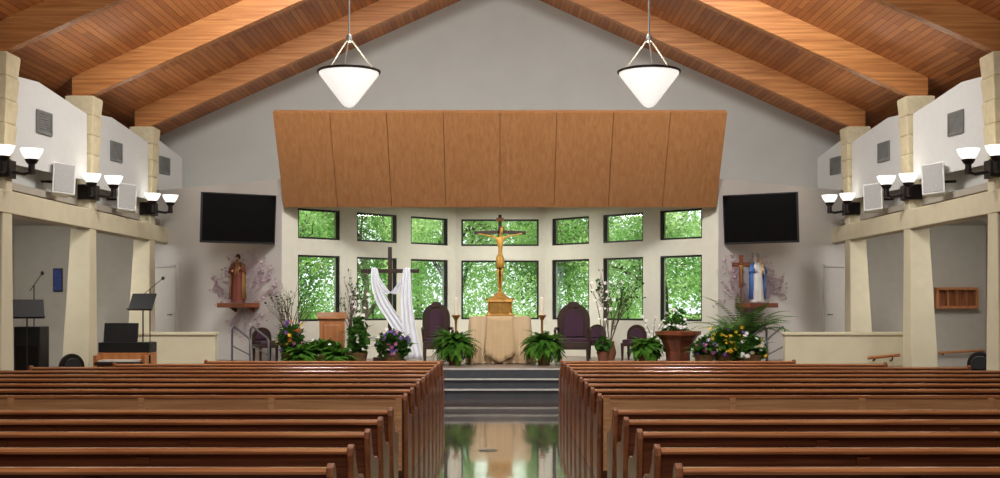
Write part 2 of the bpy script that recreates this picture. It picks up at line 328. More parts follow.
# ------------------------------------------------------------------ pews
ZS=.945
prof=[(y,z*ZS) for y,z in [(0,0),(.44,0),(.46,.05),(.43,.3),(.46,.57),(.445,.62),(.38,.645),(.22,.655),(.09,.70),(.0,.78),(-.035,.86),(-.065,.9),(-.11,.912),(-.15,.89),(-.155,.84),(-.10,.6),(-.03,.3),(-.03,0)]]
protos={}
def make_pew(Ln):
    t=thing('pew','','pew')
    for s in (-1,1): MB().prism([(s*(Ln/2-.02)-.02,y,z) for y,z in prof],(.04,0,0)).build('end_panel',M['pewend'],t,bevel=.006)
    w=Ln-.08
    def pr(mb,x,wd,P): return mb.prism([(x,y,z*ZS) for y,z in P],(wd,0,0))
    b=pr(MB(),-w/2,w,[(.06,.26),(-.08,.85),(-.105,.84),(.03,.25)])
    n=max(2,round(w/1.33))
    for k in range(1,n): pr(b,-w/2+w*k/n-.04,.08,[(.032,.27),(-.1,.83),(-.118,.825),(.014,.265)])
    b.build('backrest',M['pew'],t)
    pr(MB(),-w/2,w,[(-.145,.847),(-.15,.868),(-.125,.885),(-.07,.885),(-.05,.868),(-.055,.847)]).build('cap_rail',M['pewcap'],t,bevel=.004)
    pr(MB(),-w/2,w,[(.03,.40),(.44,.43),(.45,.465),(.03,.435)]).build('seat',M['pew'],t,bevel=.006)
    return t
def panel_back(t,Ln):                      # vertical panelled screen on the pews that face the cross aisle
    w=Ln-.1; n=max(2,round(w/1.33)); b=MB().box((0,-.175,.47),(w,.02,.70))
    for k in range(n+1): b.box((max(-w/2+.03,min(w/2-.03,-w/2+w*k/n)),-.195,.47),(.06,.025,.70))
    o=b.build('panelled_back',M['pewpan'],t); o['label']='paler panelled back facing the cross aisle'
    MB().box((0,-.175,.83),(w,.05,.03)).build('panel_cap',M['pewcap'],t,bevel=.005)
ords=['front','second','third','fourth','fifth','sixth','seventh','eighth','ninth','tenth','eleventh','twelfth','thirteenth','last']
rows=[18.9,18.0,17.1,16.2,15.3,14.4,13.5,12.6,11.7,10.1,9.24,8.35,7.42,6.53]
for s,sn,xa in ((-1,'left',-.9),(1,'right',.95)):
    for i,d in enumerate(rows):
        out=[4.65,5.8,6.7][i] if i<3 else 7.3
        Ln=round(out-abs(xa),2)
        if Ln not in protos: protos[Ln]=p=make_pew(Ln)
        else: p=copy_tree(protos[Ln])
        p.location=(xa+s*Ln/2,d+.1,0)
        if i==8: panel_back(p,Ln)
        tag(p,'polished brown wooden pew on the %s of the aisle, %s row %s'%(sn,ords[i],'from the altar' if 0<i<13 else ('before the altar' if i==0 else 'nearest the camera')),'pew','nave pews')
# floor outlet
t=thing('floor_outlet','small round metal cover plate set in the aisle floor','floor plate',(-.14,14.2,0))
MB().lathe([(.11,0),(.11,.004),(.10,.006)],(0,0,0),24).build('ring',M['soft'],t); MB().lathe([(.095,.0),(.095,.005)],(0,0,0),24).build('lid',M['soft'],t)
# ------------------------------------------------------------------ skin figures
def skinfig(name,J,E,m,parent,root,sub=2):
    bm=bmesh.new(); lay=bm.verts.layers.skin.verify(); V={}
    for k,(p,r) in J.items():
        v=bm.verts.new(p); V[k]=v; v[lay].radius=(r,r); v[lay].use_root=(k==root)
    for a,b in E: bm.edges.new((V[a],V[b]))
    me=bpy.data.meshes.new(name); bm.to_mesh(me); bm.free(); me.materials.append(m)
    o=bpy.data.objects.new(name,me); COL.objects.link(o); o.parent=parent
    k=o.modifiers.new('s','SKIN'); k.use_smooth_shade=True
    u=o.modifiers.new('u','SUBSURF'); u.levels=sub; u.render_levels=sub
    return o
# ------------------------------------------------------------------ altar group
d=25.0
t=thing('altar','stone altar table standing in the centre of the platform','altar',(0,d,PZ))
MB().box((0,0,.46),(1.14,.66,.9)).build('base',M['apse'],t); MB().box((0,0,.93),(1.22,.74,.06)).build('top',M['apse'],t,bevel=.01)
def perim(w,dp,n):
    P=[]
    per=2*(w+dp)
    for k in range(n):
        u=per*k/n
        if u<w: P.append((-w/2+u,-dp/2,0,-1))
        elif u<w+dp: P.append((w/2,-dp/2+u-w,1,0))
        elif u<2*w+dp: P.append((w/2-(u-w-dp),dp/2,0,1))
        else: P.append((-w/2,dp/2-(u-2*w-dp),-1,0))
    return P
def skirt(w,dp,ztop,zbot,amp,n=220,m_=6,waves=18,phase=0):
    R=[]
    P=perim(w,dp,n)
    R.append([Vector((x*.05,y*.05,ztop)) for x,y,a,b in P])
    for j in range(m_+1):
        f=j/m_; r=[]
        for k,(x,y,a,b) in enumerate(P):
            o=.014+amp*(.15+.85*f)*(.9+.8*math.sin(waves*2*math.pi*k/n+phase+.5*f)+.35*math.sin(7.3*k/n*2*math.pi))
            r.append(Vector((x+a*o,y+b*o,ztop-(ztop-zbot)*f)))
        R.append(r)
    return MB().loft(R,cap=False)
tc=thing('altar_cloth','tan cloth draped in folds to the floor over the altar','altar cloth',(0,d,PZ))
skirt(1.21,.73,.975,.015,.06).build('drape',M['tan'],tc,smooth=True)
rows_=[]
for j in range(9):
    f=j/8
    rows_.append([Vector((-.26-.05*f+(.52+.10*f)*k/40,-.41-.11*f-.018*math.sin(k*.55+f)*(f+.15)-.1*f*f*math.sin(math.pi*k/40)*.3,.985-.95*f+.16*f*abs(k-20)/20)) for k in range(41)])
MB().grid(rows_).build('overlay',M['ivory'],tc,smooth=True,solid=.006)
t=thing('tabernacle','gold tabernacle with a pointed roof standing on the altar cloth','tabernacle',(0,d+.06,PZ+.98))
MB().box((0,0,.02),(.60,.42,.04)).build('base',M['brass'],t,bevel=.008)
MB().box((0,0,.17),(.50,.35,.26)).build('body',M['gold'],t,bevel=.01)
for s in (-1,1):
    dr=MB().box((s*.105,-.18,.17),(.18,.012,.21)).build('door',M['brass'],t,bevel=.004)
    MB().ball((s*.035,-.195,.17),.014,8,6).build('knob',M['gold'],dr,smooth=True)
    for xx in (.24,.205): MB().lathe([(.022,.04),(.015,.06),(.013,.28),(.022,.30)],(s*xx,-.19,0),10).build('colonnette',M['gold'],t,smooth=True)
    MB().ball((s*.27,-.2,.36),.025,8,6).build('finial',M['brass'],t,smooth=True)
MB().loft([[(-.29,-.22,.30),(.29,-.22,.30),(.29,.22,.30),(-.29,.22,.30)],[(-.27,-.2,.335),(.27,-.2,.335),(.27,.2,.335),(-.27,.2,.335)],[(-.15,-.12,.41),(.15,-.12,.41),(.15,.12,.41),(-.15,.12,.41)],[(-.02,-.02,.53),(.02,-.02,.53),(.02,.02,.53),(-.02,.02,.53)]]).build('roof',M['gold'],t)
MB().ball((0,0,.54),.026).build('finial',M['brass'],t,smooth=True)
# crucifix
d=25.9; zc0=Z(230,d)-PZ
t=thing('crucifix','tall standing crucifix with a gilded figure behind the altar','crucifix',(0,d,PZ))
MB().lathe([(.28,0),(.28,.04),(.1,.09),(.05,.2)],(0,0,0),20).build('foot',M['xwood'],t,smooth=True)
MB().box((0,0,(zc0+.33)/2+.1),(.075,.06,zc0+.13)).build('upright',M['xwood'],t,bevel=.008)
MB().prism([(-.56,-.03,zc0-.10),(0,-.03,zc0-.08),(.56,-.03,zc0-.10),(.56,-.03,zc0-.025),(0,-.03,zc0),(-.56,-.03,zc0-.025)],(0,.06,0)).build('crossbar',M['xwood'],t,bevel=.006)
MB().box((0,-.045,zc0+.22),(.17,.02,.08)).build('title_board',M['lect'],t,bevel=.004)
o=zc0
J={'pel':((0,-.09,o-.62),.048),'wst':((.01,-.09,o-.47),.042),'ch':((0,-.1,o-.28),.058),'nk':((.01,-.11,o-.12),.025),'hd':((.03,-.13,o-.05),.04),'ht':((.045,-.14,o+.05),.04)}
E=[('pel','wst'),('wst','ch'),('ch','nk'),('nk','hd'),('hd','ht')]
for s,k in ((-1,'l'),(1,'r')):
    J.update({'sh'+k:((s*.10,-.09,o-.155),.027),'el'+k:((s*.27,-.08,o-.125),.02),'wr'+k:((s*.42,-.06,o-.09),.015),'ha'+k:((s*.48,-.05,o-.08),.017),
      'hp'+k:((s*.036,-.09,o-.70),.038),'kn'+k:((s*.045,-.14,o-.96),.027),'an'+k:((s*.022,-.08,o-1.27),.018),'ft'+k:((s*.02,-.11,o-1.37),.018)})
    E+=[('ch','sh'+k),('sh'+k,'el'+k),('el'+k,'wr'+k),('wr'+k,'ha'+k),('pel','hp'+k),('hp'+k,'kn'+k),('kn'+k,'an'+k),('an'+k,'ft'+k)]
skinfig('corpus',J,E,M['goldp'],t,'pel')
n=20; MB().loft([[Vector((.078*rx*math.cos(2*math.pi*k/n),-.1+.075*rx*math.sin(2*math.pi*k/n)*(1+.08*math.sin(k*3)),zz)) for k in range(n)] for rx,zz in ((.8,o-.55),(1,o-.60),(1.1,o-.70),(1.12,o-.82))],cap=False).build('loincloth',M['goldp'],t,smooth=True,solid=.008)
MB().ball((.045,-.12,o+.03),(.048,.046,.046)).build('hair',M['cloak'],t,smooth=True)
# candlesticks
for px,sn in ((456,'left'),(542,'right')):
    t=thing('candlestick','tall brass floor candlestick with a white candle just %s of the altar'%sn,'candlestick',(X(px,25.4),25.4,PZ),group='altar candlesticks')
    MB().lathe([(.15,0),(.15,.03),(.05,.07),(.026,.15),(.026,.5),(.05,.55),(.026,.6),(.026,.88),(.06,.94),(.095,.98),(.095,1.0)],(0,0,0),18).build('stand',M['brass'],t,smooth=True)
    MB().lathe([(.035,1.0),(.035,1.36),(.01,1.38)],(0,0,0),14).build('candle',M['wax'],t,smooth=True)
# ------------------------------------------------------------------ plants
def frond(mb,b,az,el,L,droop,n=12,lw=.12,w=.022):
    p=Vector(b); st=L/n
    for i in range(n):
        f=i/n; e=el-droop*f; dr=Vector((math.cos(az)*math.cos(e),math.sin(az)*math.cos(e),math.sin(e)))
        sd=Vector((-math.sin(az),math.cos(az),0)); q=p+dr*st
        mb.face([p-sd*.004,p+sd*.004,q+sd*.003,q-sd*.003])
        l=lw*math.sin(math.pi*(f*.85+.12))
        for s in (-1,1):
            tip=p+sd*s*l+dr*l*.45-Vector((0,0,l*.25))
            mb.face([p,p+dr*w+sd*s*l*.35,tip,p-dr*w*.5+sd*s*l*.35])
        p=q
def fern(label,loc,n,L,h,pot='basket',pr=.16,group=None):
    t=thing('potted_fern',label,'fern',loc,group=group)
    MB().lathe([(pr*.7,0),(pr,h),(pr*1.06,h),(pr*1.06,h+.02),(pr*.9,h+.02)],(0,0,0),16).build('pot',M[pot],t,smooth=True)
    mb=MB()
    for k in range(n):
        frond(mb,(0,0,h),k*2.4+random.uniform(-.2,.2),random.uniform(.1,1.45),L*random.uniform(.65,1.05),random.uniform(1.2,2.6),14,.09,.034)
    mb.build('foliage',M['fern'],t,recalc=False); return t
fern('bushy green fern in a basket on the platform just left of the altar',(X(455,24.1),24.1,PZ),170,.62,.36)
fern('bushy green fern in a basket on the platform just right of the altar',(X(544,24.1),24.1,PZ),170,.62,.36)
def leaves(mb,c,r,n,size,up=.3):
    for _ in range(n):
        v=Vector((random.gauss(0,1),random.gauss(0,1),random.gauss(0,1))).normalized()*random.random()**.4
        p=Vector(c)+Vector((v.x*r[0],v.y*r[1],v.z*r[2]))
        a=Vector((random.uniform(-1,1),random.uniform(-1,1),random.uniform(-.6,1))).normalized(); b=a.orthogonal(); b.rotate(Matrix.Rotation(random.uniform(0,6.28),3,a))
        s=size*random.uniform(.6,1.3)
        mb.face([p-a*s,p+b*s*.45,p+a*s,p-b*s*.45])
def flowermesh(m,r,pet=6):
    mb=MB()
    for k in range(pet):
        a=2*math.pi*k/pet; ca,sa=math.cos(a),math.sin(a)
        mb.face([(0,0,0),(r*.6*math.cos(a-.4),r*.6*math.sin(a-.4),r*.3),(r*ca,r*sa,r*.25),(r*.6*math.cos(a+.4),r*.6*math.sin(a+.4),r*.3)])
    for k in range(pet):
        a=2*math.pi*(k+.5)/pet; ca,sa=math.cos(a),math.sin(a)
        mb.face([(0,0,.01),(r*.4*math.cos(a-.4),r*.4*math.sin(a-.4),r*.4),(r*.7*ca,r*.7*sa,r*.6),(r*.4*math.cos(a+.4),r*.4*math.sin(a+.4),r*.4)])
    bmesh.ops.create_uvsphere(mb.bm,u_segments=6,v_segments=4,radius=r*.25,matrix=Matrix.Translation((0,0,r*.15)))
    me=bpy.data.meshes.new('flower'); mb.bm.to_mesh(me); mb.bm.free(); me.materials.append(m); return me
FM={k:flowermesh(M[k],r) for k,r in (('yel',.052),('ora',.052),('pur',.056),('whi',.056),('pink',.05))}
def addflower(kind,p,parent,sc=1):
    o=bpy.data.objects.new('flower',FM[kind]); COL.objects.link(o); o.parent=parent; o.location=p
    o.rotation_euler=(random.uniform(.3,1.3),random.uniform(-.4,.4),random.uniform(-.6,.6)); o.scale=(sc,)*3; return o
def arrangement(label,loc,r,nl,fl,leaf='dleaf',pot='basket',ls=.06,fr=22):
    t=thing('flower_arrangement',label,'flowers',loc)
    MB().lathe([(.14,0),(.2,.22),(.205,.24),(.17,.24)],(0,0,0),16).build('pot',M[pot],t,smooth=True)
    mb=MB(); leaves(mb,(0,0,.12+r[2]*.8),r,nl,ls)
    for k in range(fr): frond(mb,(random.uniform(-.6,.6)*r[0],-.1,.12+r[2]*.6),random.uniform(3.3,6.1),random.uniform(.5,1.5),min(.7,r[2]*random.uniform(1.3,1.9)),1.2,10,.06,.026)
    mb.build('foliage',M[leaf],t,recalc=False)
    for kind,c,box in fl:
        for _ in range(c):
            a=random.uniform(box[0],box[1]); b=random.uniform(box[2],box[3])
            x=r[0]*a; z=.12+r[2]*.8+r[2]*b; y=-r[1]*math.sqrt(max(.05,1-a*a-b*b*.6))
            addflower(kind,(x,y-.02,z),t,random.uniform(.65,1.15))
    return t
B=(-.95,.95,-.5,1.1)
arrangement('mixed bouquet of orange, yellow and purple flowers left of the wooden lectern',(X(291,24.3),24.3,PZ),(.28,.22,.4),500,[('ora',8,B),('yel',6,B),('pur',9,B),('pink',3,B)])
arrangement('low green foliage planter in front of the wooden lectern',(X(322,24.1),24.1,PZ),(.46,.2,.22),800,[('whi',4,B)],'fern')
arrangement('purple and white flower bed at the foot of the draped cross',(X(393,24.4),24.4,PZ),(.38,.26,.32),700,[('pur',16,B),('whi',9,B),('pink',6,B)])
arrangement('white lilies and green leaves between lectern and draped cross',(X(358,24.4),24.4,PZ),(.22,.2,.5),480,[('whi',10,B)],fr=12)
arrangement('yellow flowers in the green planting right of the font',(X(724,24.0),24.0,PZ),(.42,.24,.34),900,[('yel',30,B),('pur',3,B),('whi',3,B)],'fern')
arrangement('white and yellow flowers at the right end of the planting near the rail',(X(751,23.6),23.5,PZ),(.28,.2,.28),600,[('whi',14,B),('yel',6,B)])
arrangement('purple and pink flowers spilling close to the wooden font',(X(704,23.55),23.55,PZ),(.22,.2,.26),500,[('pur',6,B),('pink',6,B),('whi',3,B)])
arrangement('leafy white hydrangea behind the wooden font',(X(676,24.95),24.95,PZ),(.3,.13,.58),550,[('whi',10,(-.8,.8,.1,.95))],fr=4)
fern('drooping fern in a dark pot just left of the wooden font',(X(646,24.3),24.3,PZ),100,.5,.32,'terra')
fern('wide spreading fern at the left front of the lectern',(X(301,23.5),23.5,PZ),100,.52,.15,'terra')
fern('fern in front of the lectern beside the lilies',(X(338,23.4),23.4,PZ),90,.46,.12,'terra')
# palm
t=thing('potted_palm','large potted palm with arching fronds below the blue and white statue','palm',(X(743,24.35),24.35,PZ))
MB().lathe([(.16,0),(.23,.35),(.24,.37),(.2,.37)],(0,0,0),16).build('pot',M['terra'],t,smooth=True)
mb=MB()
for k in range(46):
    a=k*2.4; L_=random.uniform(1.0,1.55); e=random.uniform(1.0,1.5)
    if math.sin(a)>.25: L_*=.66; e=max(e,1.28)
    frond(mb,(random.uniform(-.05,.05),random.uniform(-.05,.05),.36),a,e,L_,random.uniform(.9,2.0),24,.15,.028)
mb.build('foliage',M['palm'],t,recalc=False)
# orchids / branches
def orchid(label,loc,h,n,kind,lean=.3):
    t=thing('potted_orchid',label,'orchid',loc)
    MB().lathe([(.09,0),(.13,.22),(.135,.24),(.1,.24)],(0,0,0),14).build('pot',M['terra'],t,smooth=True)
    mb=MB(); leaves(mb,(0,0,.36),(.18,.16,.16),60,.1); mb.build('foliage',M['dleaf'],t,recalc=False)
    for k in range(n):
        a=k*2.4; pts=[]
        for i in range(8):
            f=i/7; pts.append(Vector((math.cos(a)*lean*f**1.8,math.sin(a)*lean*.6*f**1.8,.22+(h-.22)*(f-.12*f*f*f))))
        MB().tube(pts,[.012*(1-.6*i/7) for i in range(8)],5).build('stem',M['twig'],t)
        for i in range(3,8):
            addflower(kind,pts[i]+Vector((random.uniform(-.05,.05),-.04,random.uniform(-.03,.03))),t,random.uniform(.6,1))
    return t
orchid('tall white orchid standing by the large window right of the presider chair',(X(603,25.0),25.0,PZ),1.85,4,'whi',.35)
orchid('slender white orchid behind the lilies left of the draped cross',(X(360,25.2),25.2,PZ),1.6,4,'whi',.3)
orchid('white orchid rising behind the wooden font',(X(653,25.0),25.0,PZ),1.05,3,'whi',.3)
def branch(mb,p,dr,L,r,dep,tips,plane=None,spread=.6):
    p=Vector(p); q=p+dr*L*.5+Vector((random.uniform(-.04,.04),random.uniform(-.04,.04) if plane is None else 0,0))*L; e=q+dr*L*.5
    mb.tube([p,q,e],[r,r*.85,r*.65],5,False); tips.append(e)
    if dep==0: return
    for k in range(random.choice((2,3))):
        a=random.uniform(-spread,spread)
        if plane is None:
            v=dr.copy(); v.rotate(Matrix.Rotation(a,3,'Y')); v.rotate(Matrix.Rotation(random.uniform(-spread,spread),3,'X'))
        else: v=dr.copy(); v.rotate(Matrix.Rotation(a*1.3,3,'Y'))
        branch(mb,e if k else q,v.normalized(),L*random.uniform(.6,.85),r*.62,dep-1,tips,plane,spread)
def twigs(label,loc,n,h,spread=.4,r=.012,bud=2):
    t=thing('branch_vase',label,'vase of branches',loc)
    MB().lathe([(.09,0),(.14,.16),(.09,.36),(.1,.42),(.07,.42)],(0,0,0),16).build('vase',M['terra'],t,smooth=True)
    mb=MB(); tips=[]
    for k in range(n):
        a=random.uniform(-spread,spread); branch(mb,(0,0,.35),Vector((a,random.uniform(-.2,.2),1)).normalized(),h*.36,r,3,tips,None,.38)
    stuff(mb.build('twigs',M['twig'],t))
    mb=MB()
    for p in tips[::2]: leaves(mb,p,(.03,.03,.03),bud,.035)
    stuff(mb.build('leaf_buds',M['dleaf'],t,recalc=False)); return t
twigs('vase of tall bare twigs behind the bouquet at the left of the lectern',(X(290,25.0),25.0,PZ),9,1.3,.45,.012,1)
twigs('vase of leafy twigs beside the right hand chairs before the windows',(X(610,26.2),26.2,PZ),8,1.6,.35,.012,3)
twigs('vase of slim twigs directly behind the lectern and lilies',(X(352,26.0),26.0,PZ),6,1.5,.3)
# wall branch decorations + statues
def wing(u,off,s):      # point on the wing wall, u metres from its outer end
    p0=Vector((-8.4,28.4,0)); dd=(Vector((-4.62,25.4,0))-p0).normalized(); n=Vector((dd.y,-dd.x,0)); p=p0+dd*u+n*off
    if s>0: p.x=-p.x
    return p,math.atan2(dd.y,dd.x)*(1 if s<0 else -1)
def statue(t,robe,cloak,hair,woman):
    def ring(rx,ry,z,fold,cx=0,cy=0,n=40):
        return [Vector((cx+rx*math.cos(2*math.pi*k/n)*(1+fold*math.sin(k*9*2*math.pi/n)),cy+ry*math.sin(2*math.pi*k/n)*(1+fold*math.sin(k*9*2*math.pi/n+.5)),z)) for k in range(n)]
    J={'pel':((0,0,.53),.07),'ch':((0,0,.72),.085),'nk':((0,-.005,.835),.034),'hd':((0,-.012,.885),.052),'ht':((0,-.008,.955),.052),'no':((0,-.066,.915),.012)}
    E=[('pel','ch'),('ch','nk'),('nk','hd'),('hd','ht'),('hd','no')]
    for s,k in ((-1,'l'),(1,'r')):
        hand=(s*.06,-.15,.66) if k=='l' else (s*.07,-.14,.74)
        J.update({'sh'+k:((s*.105,0,.79),.042),'el'+k:((s*.15,-.03,.64),.036),'ha'+k:(hand,.026),'hp'+k:((s*.05,0,.48),.06),'an'+k:((s*.05,0,.06),.035),'ft'+k:((s*.055,-.09,.025),.025)})
        E+=[('ch','sh'+k),('sh'+k,'el'+k),('el'+k,'ha'+k),('pel','hp'+k),('hp'+k,'an'+k),('an'+k,'ft'+k)]
    skinfig('body',J,E,M['skin'],t,'pel')
    MB().loft([ring(.165,.13,.02,.06),ring(.15,.12,.2,.06),ring(.13,.105,.45,.04),ring(.125,.10,.55,.02),ring(.15,.105,.7,.015),ring(.15,.09,.79,0),ring(.06,.05,.835,0)]).build('robe',robe,t,smooth=True)
    for s in (-1,1):
        MB().tube([(s*.12,0,.78),(s*.175,-.03,.63),(s*.1,-.11,.67 if s<0 else .71)],[.06,.065,.05],12).build('sleeve',robe if not woman else cloak,t,smooth=True)
    rows_=[]
    for z,rx,ry in ((.84,.075,.06),(.78,.175,.115),(.6,.19,.14),(.35,.19,.155),(.08,.2,.165)):
        rows_.append([Vector((rx*math.cos(a)*(1+.04*math.sin(a*11)),ry*math.sin(a)*(1+.04*math.sin(a*11)),z)) for a in [math.radians(-40+260*k/30) for k in range(31)]])
    MB().grid(rows_).build('mantle',cloak,t,smooth=True,solid=.012)
    if woman:
        rows_=[[Vector((rx*math.cos(a),ry*math.sin(a),z)) for a in [math.radians(-50+280*k/20) for k in range(21)]] for z,rx,ry in ((1.02,.01,.01),(1.0,.045,.045),(.94,.07,.068),(.86,.08,.072),(.76,.13,.1))]
        MB().grid(rows_).build('veil',robe,t,smooth=True,solid=.008)
    else:
        MB().ball((0,.012,.945),(.062,.058,.066)).build('hair',hair,t,smooth=True); MB().ball((0,-.05,.865),(.035,.022,.04)).build('beard',hair,t,smooth=True)
    K={'p':((.06,-.15,.70),.04),'c':((.06,-.155,.78),.042),'n':((.06,-.155,.825),.02),'h':((.06,-.16,.85),.034),'t':((.06,-.16,.895),.034),'a':((.0,-.18,.79),.016),'b':((.12,-.17,.75),.016),'f':((.03,-.2,.66),.022),'g':((.02,-.19,.58),.016),'k':((.09,-.2,.66),.022),'m':((.09,-.19,.58),.016)}
    skinfig('child_figure',K,[('p','c'),('c','n'),('n','h'),('h','t'),('c','a'),('c','b'),('p','f'),('f','g'),('p','k'),('k','m')],M['cloak'] if not woman else M['ivory'],t,'p')
for s,sn,u in ((-1,'left',3.66),(1,'right',3.82)):
    pw,ang=wing(u,.02,s)
    t=thing('branch_decoration','mauve bare branch decoration spread on the wall behind the %s statue'%sn,'branch decoration',(pw.x,pw.y,1.62),(0,0,ang))
    mb=MB(); tips=[]
    for k in range(11):
        a=(-1.35+2.7*k/10); branch(mb,(math.sin(a)*.1,-.02,.1),Vector((math.sin(a),0,math.cos(a)*.9+.1)).normalized(),.44,.008,3,tips,True,.5)
    for k in range(7):
        a=(-1.2+2.4*k/6); branch(mb,(math.sin(a)*.1,-.02,.0),Vector((math.sin(a),0,-.6)).normalized(),.28,.007,2,tips,True,.5)
    stuff(mb.build('branches',M['pinkt'],t))
    mb=MB()
    for p in tips: leaves(mb,p,(.04,.01,.04),3,.026)
    stuff(mb.build('buds',M['pinkb'],t,recalc=False))
    ps,_=wing(u,.22,s)
    zs=Z(303,26)
    t=thing('bracket_shelf','wooden bracket shelf under the %s statue'%sn,'shelf',(ps.x,ps.y,zs),(0,0,ang))
    MB().box((0,0.01,-.05),(.95,.4,.10)).build('board',M['red'],t,bevel=.01)
    for sx in (-.3,.3): MB().prism([(sx-.02,.2,-.1),(sx-.02,0,-.1),(sx-.02,.2,-.2)],(.04,0,0)).build('bracket',M['red'],t)
    t=thing('statue','painted statue of bearded man in red brown robe on the left shelf' if s<0 else 'painted statue of veiled woman in white and blue on the right shelf','statue',(ps.x,ps.y,zs),(0,0,ang*.3))
    t.scale=(.9,.9,1.05)
    if s<0: statue(t,M['robe'],M['cloak'],M['hair'],False)
    else: statue(t,M['wrobe'],M['blue'],M['hair'],True)
# processional cross at right
t=thing('processional_cross','reddish wooden processional crucifix on a pole beside the blue and white statue','crucifix',(X(741,25.0),25.0,PZ)); zt=Z(255,25.0)-PZ
MB().lathe([(.16,0),(.16,.03),(.04,.08)],(0,0,0),16).build('foot',M['redx'],t,smooth=True); MB().tube([(0,0,.05),(0,0,zt-.5)],.018).build('pole',M['redx'],t)
MB().box((0,0,zt-.34),(.09,.04,.68)).build('upright',M['redx'],t,bevel=.004); MB().box((0,0,zt-.2),(.38,.045,.09)).build('crossbar',M['redx'],t,bevel=.004)
o=zt-.2
J={'p':((0,-.04,o-.17),.025),'c':((0,-.045,o-.06),.03),'n':((0,-.05,o-.01),.013),'h':((.005,-.055,o+.03),.02),'q':((0,-.05,o-.28),.018),'f':((0,-.04,o-.4),.012)}; E=[('p','c'),('c','n'),('n','h'),('p','q'),('q','f')]
for s,k in ((-1,'l'),(1,'r')): J['e'+k]=((s*.08,-.04,o-.01),.01); J['w'+k]=((s*.16,-.035,o+.01),.009); E+=[('c','e'+k),('e'+k,'w'+k)]
skinfig('corpus',J,E,M['cloak'],t,'p')
# draped cross
d=25.5; t=thing('draped_cross','plain dark wooden cross standing on the platform left of the altar','cross',(X(390,d),d,PZ)); zt=Z(247,d)-PZ; zk=Z(271,d)-PZ
MB().box((0,0,zt/2),(.085,.075,zt)).build('upright',M['dwood'],t,bevel=.008); MB().box((0,-.0,zk),(1.24,.08,.085)).build('crossbar',M['dwood'],t,bevel=.008)
MB().box((0,0,.05),(.7,.16,.1)).box((0,0,.05),(.16,.7,.1)).build('stand',M['dwood'],t)
tc=thing('cross_drape','white cloth draped over the arms of the dark wooden cross','drape',(X(390,d),d,PZ))
mb=MB()
def ribbon(path,wd):
    N=len(path); rows_=[]
    for j in range((N-1)*4+1):          # Catmull-Rom so the cloth curves
        i=min(j//4,N-2); f=j/4-i; P=[Vector(path[max(0,min(N-1,i+q))]) for q in (-1,0,1,2)]
        p=.5*((2*P[1])+(P[2]-P[0])*f+(2*P[0]-5*P[1]+4*P[2]-P[3])*f*f+(3*P[1]-P[0]-3*P[2]+P[3])*f**3); w=wd[i]*(1-f)+wd[i+1]*f
        rows_.append([Vector((p.x-w/2+w*k/20,p.y-.02*math.sin(k*.95+j*.1),p.z-.03*abs(k-10)/10)) for k in range(21)])
    mb.grid(rows_)
def px3(x,y,dy=-.1): v=at(x,y,d); return (v.x-X(390,d),dy,v.z-PZ)
ribbon([px3(374,281,.09),px3(374,269,.08),px3(374.5,267.6,0),px3(375,269,-.08),px3(377,284,-.11),px3(384,302,-.12),px3(396,320,-.13),px3(407,338,-.14),px3(413,357,-.15)],[.12,.12,.12,.14,.22,.29,.32,.34,.4])
ribbon([px3(408,281,.09),px3(407.5,269,.08),px3(407,267.6,0),px3(407,269,-.09),px3(407,282,-.14),px3(407,300,-.16),px3(410,328,-.18),px3(415,358,-.2)],[.12,.12,.13,.15,.2,.24,.3,.4])
ribbon([px3(376,274,-.09),px3(383,286,-.11),px3(391,293,-.12),px3(399,286,-.12),px3(406,274,-.1)],[.12,.16,.18,.16,.12])
mb.build('cloth',M['white_cloth'],tc,smooth=True,solid=.006)
# ------------------------------------------------------------------ chairs
def arch(w,z0,z1,n=12,k=1.0):
    zs=z1-w/2*k; P=[(-w/2,z0),(w/2,z0)]
    P+=[(w/2*math.cos(math.pi*i/n),zs+w/2*k*math.sin(math.pi*i/n)) for i in range(n+1)]; return P
def chair(name,label,loc,rz,w,h,up,wd,arms=True,group=None,seat=.45):
    t=thing(name,label,'chair',loc,(0,0,rz),group); dp=.5; m_=.26 if arms else .14
    MB().prism([(x,.2,z) for x,z in arch(w,seat-.05,h)],(0,.05,0)).build('back_frame',wd,t,bevel=.01)
    MB().prism([(x,.165,z) for x,z in arch(w-m_,seat+.08,h-m_*.55)],(0,.04,0)).build('back_cushion',up,t,bevel=.012)
    MB().box((0,-.02,seat-.05),(w,dp,.07)).build('seat_frame',wd,t,bevel=.008); MB().box((0,-.03,seat+.02),(w-.06,dp-.06,.08)).build('seat_cushion',up,t,bevel=.02)
    if arms:
        MB().prism([(x,.18,z) for x,z in arch(w*.34,h-.1,h+.035,8,.5)],(0,.05,0)).build('crest',wd,t,bevel=.01)
        MB().box((0,-.26,seat-.13),(w-.1,.02,.1)).build('apron',wd,t,bevel=.006)
    for sx in (-1,1):
        for sy in (-.24,.22): MB().loft([[(sx*(w/2-.035)+a*.7,sy+b*.7,0) for a,b in ((-.025,-.025),(.025,-.025),(.025,.025),(-.025,.025))],[(sx*(w/2-.035)+a,sy+b,seat-.08) for a,b in ((-.028,-.028),(.028,-.028),(.028,.028),(-.028,.028))]]).build('leg',wd,t)
        if arms: MB().tube([(sx*(w/2-.02),.2,seat+.26),(sx*(w/2+.02),-.12,seat+.26),(sx*(w/2+.02),-.22,seat+.22),(sx*(w/2-.015),-.22,seat-.03)],.03,8).build('armrest',wd,t,smooth=True)
    return t
chair('presider_chair','high arched purple chair in dark wood on the left of the altar',(X(437,25.7),25.7,PZ),.12,.60,1.25,M['purple'],M['dwood'])
chair('presider_chair','large high arched purple armchair in dark wood on the right of the altar',(X(573,25.5),25.5,PZ),-.12,.70,1.25,M['purple'],M['dwood'])
